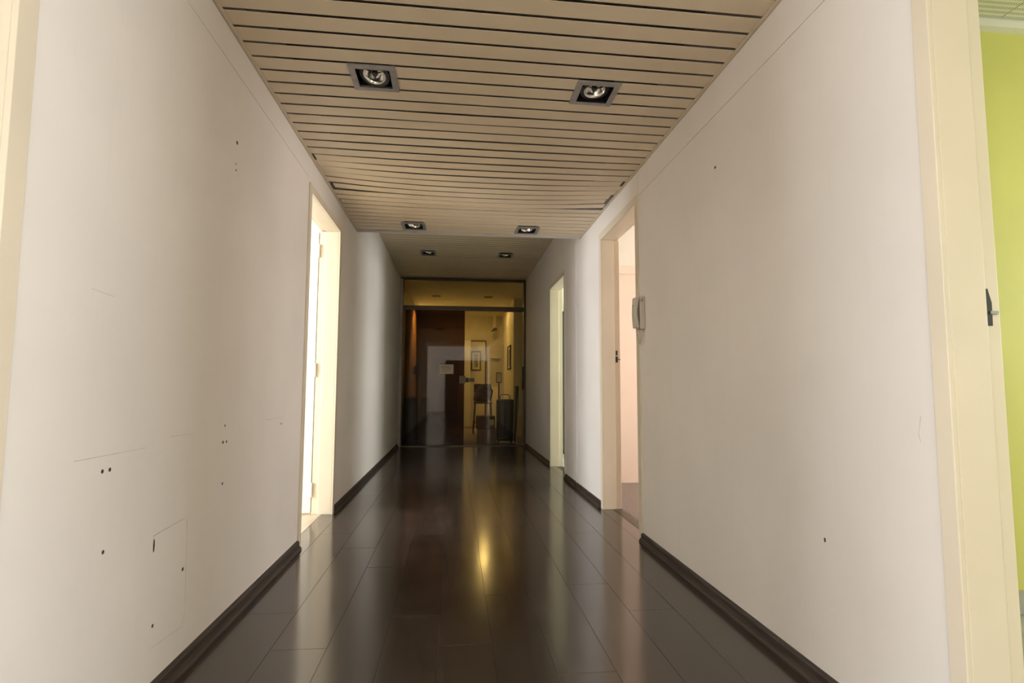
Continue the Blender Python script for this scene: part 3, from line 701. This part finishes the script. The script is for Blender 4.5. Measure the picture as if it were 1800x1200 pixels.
# left side of the far room, behind the tinted leaf: low cabinet, office chair, bin bag, broom
t = empty('low_cabinet', (XL + .21, 11.6, 0), 'low dark wooden cabinet along the cream wall behind the tinted glass', 'cabinet')
B('body', XL + .003, XL + .40, 10.9, 12.9, .05, .78, 'dkwood', t); B('top', XL + .003, XL + .43, 10.88, 12.92, .78, .81, 'dkwood', t, bevel=.006)
B('plinth', XL + .003, XL + .37, 10.92, 12.88, 0, .05, 'iron', t)
for j in range(4):
    dd = B('cabinet_door', XL + .40, XL + .418, 10.92 + j * .49, 11.39 + j * .49, .07, .76, 'dkwood', t, bevel=.004)
    bm = new(); tube(bm, [(XL + .425, 11.33 + j * .49, .55), (XL + .425, 11.33 + j * .49, .65)], .006, 6); mk('knob', bm, M['chrome'], dd)
t = empty('office_chair', (-.14, 11.2, 0), 'black office chair with pale armrests behind the tinted glass', 'chair')
bm = new(); lathe(bm, (-.14, 11.2, .40), [(.16, 0), (.24, .02), (.25, .05), (.23, .085), (.1, .095)], 20); mk('seat', bm, M['cloth'], t, smooth=True)
bm = new()
rows = []
for i in range(7):
    zz = .52 + i * .09; wd = .20 * math.sin(math.pi * (.25 + .6 * i / 6)); rows.append([(-.14 + wd * (k / 3 - 1), 11.40 + .05 * (k / 3 - 1) ** 2 * -1.2 + .012 * i, zz) for k in range(7)])
vv = [[bm.verts.new(p) for p in r] for r in rows]
for a_, b_ in zip(vv, vv[1:]):
    for k in range(6): bm.faces.new((a_[k], a_[k+1], b_[k+1], b_[k]))
ob = mk('backrest', bm, M['cloth'], t, smooth=True); sm = ob.modifiers.new('s', 'SOLIDIFY'); sm.thickness = .05
for s in (-1, 1):
    bm = new(); tube(bm, [(-.14 + s * .22, 11.25, .42), (-.14 + s * .29, 11.22, .50), (-.14 + s * .28, 11.1, .66), (-.14 + s * .28, 11.3, .69)], .016, 8); mk('armrest', bm, M['chrome'], t, smooth=True)
bm = new(); tube(bm, [(-.14, 11.2, .08), (-.14, 11.2, .41)], .03, 10); mk('gas_lift', bm, M['iron'], t)
for k in range(5):
    an = k * 2 * math.pi / 5 + .3; bm = new(); tube(bm, [(-.14, 11.2, .10), (-.14 + .28 * math.cos(an), 11.2 + .28 * math.sin(an), .06)], [.022, .014], 8)
    lathe(bm, (-.14 + .28 * math.cos(an), 11.2 + .28 * math.sin(an), 0), [(.02, .0), (.026, .02), (.02, .05)], 10); mk('base_arm', bm, M['iron'], t)
bm = new(); prof = [(.14, .002), (.24, .03), (.27, .14), (.24, .26), (.15, .34), (.05, .38), (.035, .42), (.06, .46)]
lathe(bm, (-.42, 10.50, 0), prof, 22)
rr = random.Random(3)
for v in bm.verts: 
    if v.co.z > .01: v.co += Vector((rr.uniform(-.018, .018), rr.uniform(-.018, .018), rr.uniform(-.01, .01)))
mk('bin_bag', bm, mat('black_bin_bag', (.02, .02, .022), .32, var=.3, bump=.6, bscale=25), label='crumpled black bin bag on the floor behind the tinted glass', cat='bag', smooth=True)
t = empty('broom', (-.70, 10.83, 0), 'dark broom standing on its handle beside the cream wall', 'broom')
bm = new(); tube(bm, [(-.70, 10.84, .005), (-.70, 10.83, 1.28)], .013, 8); mk('stick', bm, M['dkwood'], t)
bm = new(); hull(bm, [(-.80, 10.80, 1.26), (-.60, 10.80, 1.26), (-.63, 10.80, 1.42), (-.70, 10.80, 1.45), (-.78, 10.80, 1.40)], (0, .05, 0)); mk('brush', bm, M['cloth'], t)

# ------------------------------------------------------------------ intercom handset on the right wall
t = empty('intercom', (XR, 3.625, 1.395), 'off-white intercom handset with coiled cord on the wall by the beige doorway', 'intercom')
B('base_plate', XR - .034, XR - .0002, 3.585, 3.665, 1.395, 1.612, 'phone', t, bevel=.005)
bm = new(); n = 12; front = []; back = []
z0, z1 = 1.402, 1.606
for i in range(n + 1):
    u = i / n; zz = z0 + (z1 - z0) * u
    k = math.sin(math.pi * u); dpt = .014 * k ** 2
    front.append((XR - .066 - .006 * k, zz)); back.append((XR - .036 - dpt, zz))
hull(bm, [(a_, 3.592, z_) for a_, z_ in front] + [(a_, 3.592, z_) for a_, z_ in back[::-1]], (0, .052, 0))
hs = mk('handset', bm, M['phone'], t, bevel=.004)
bm = new(); box(bm, XR - .0705, XR - .067, 3.6, 3.636, 1.552, 1.555); mk('ear_slot', bm, M['iron'], hs)
bm = new(); box(bm, XR - .03, XR - .012, 3.5845, 3.5855, 1.575, 1.597); mk('call_button', bm, M['grey_metal'], t)
bm = new(); pts = []
for i in range(150):
    u = i / 149; ang = u * 2 * math.pi * 34
    yy = 3.618; cx_ = XR - .050 + .042 * u ** 1.0; cz = 1.400 - .10 * math.sin(math.pi * u) ** .8
    pts.append((cx_ + .0055 * math.cos(ang), yy + .0055 * math.sin(ang), cz))
tube(bm, pts, .0018, 5); mk('coiled_cord', bm, M['phone'], t)
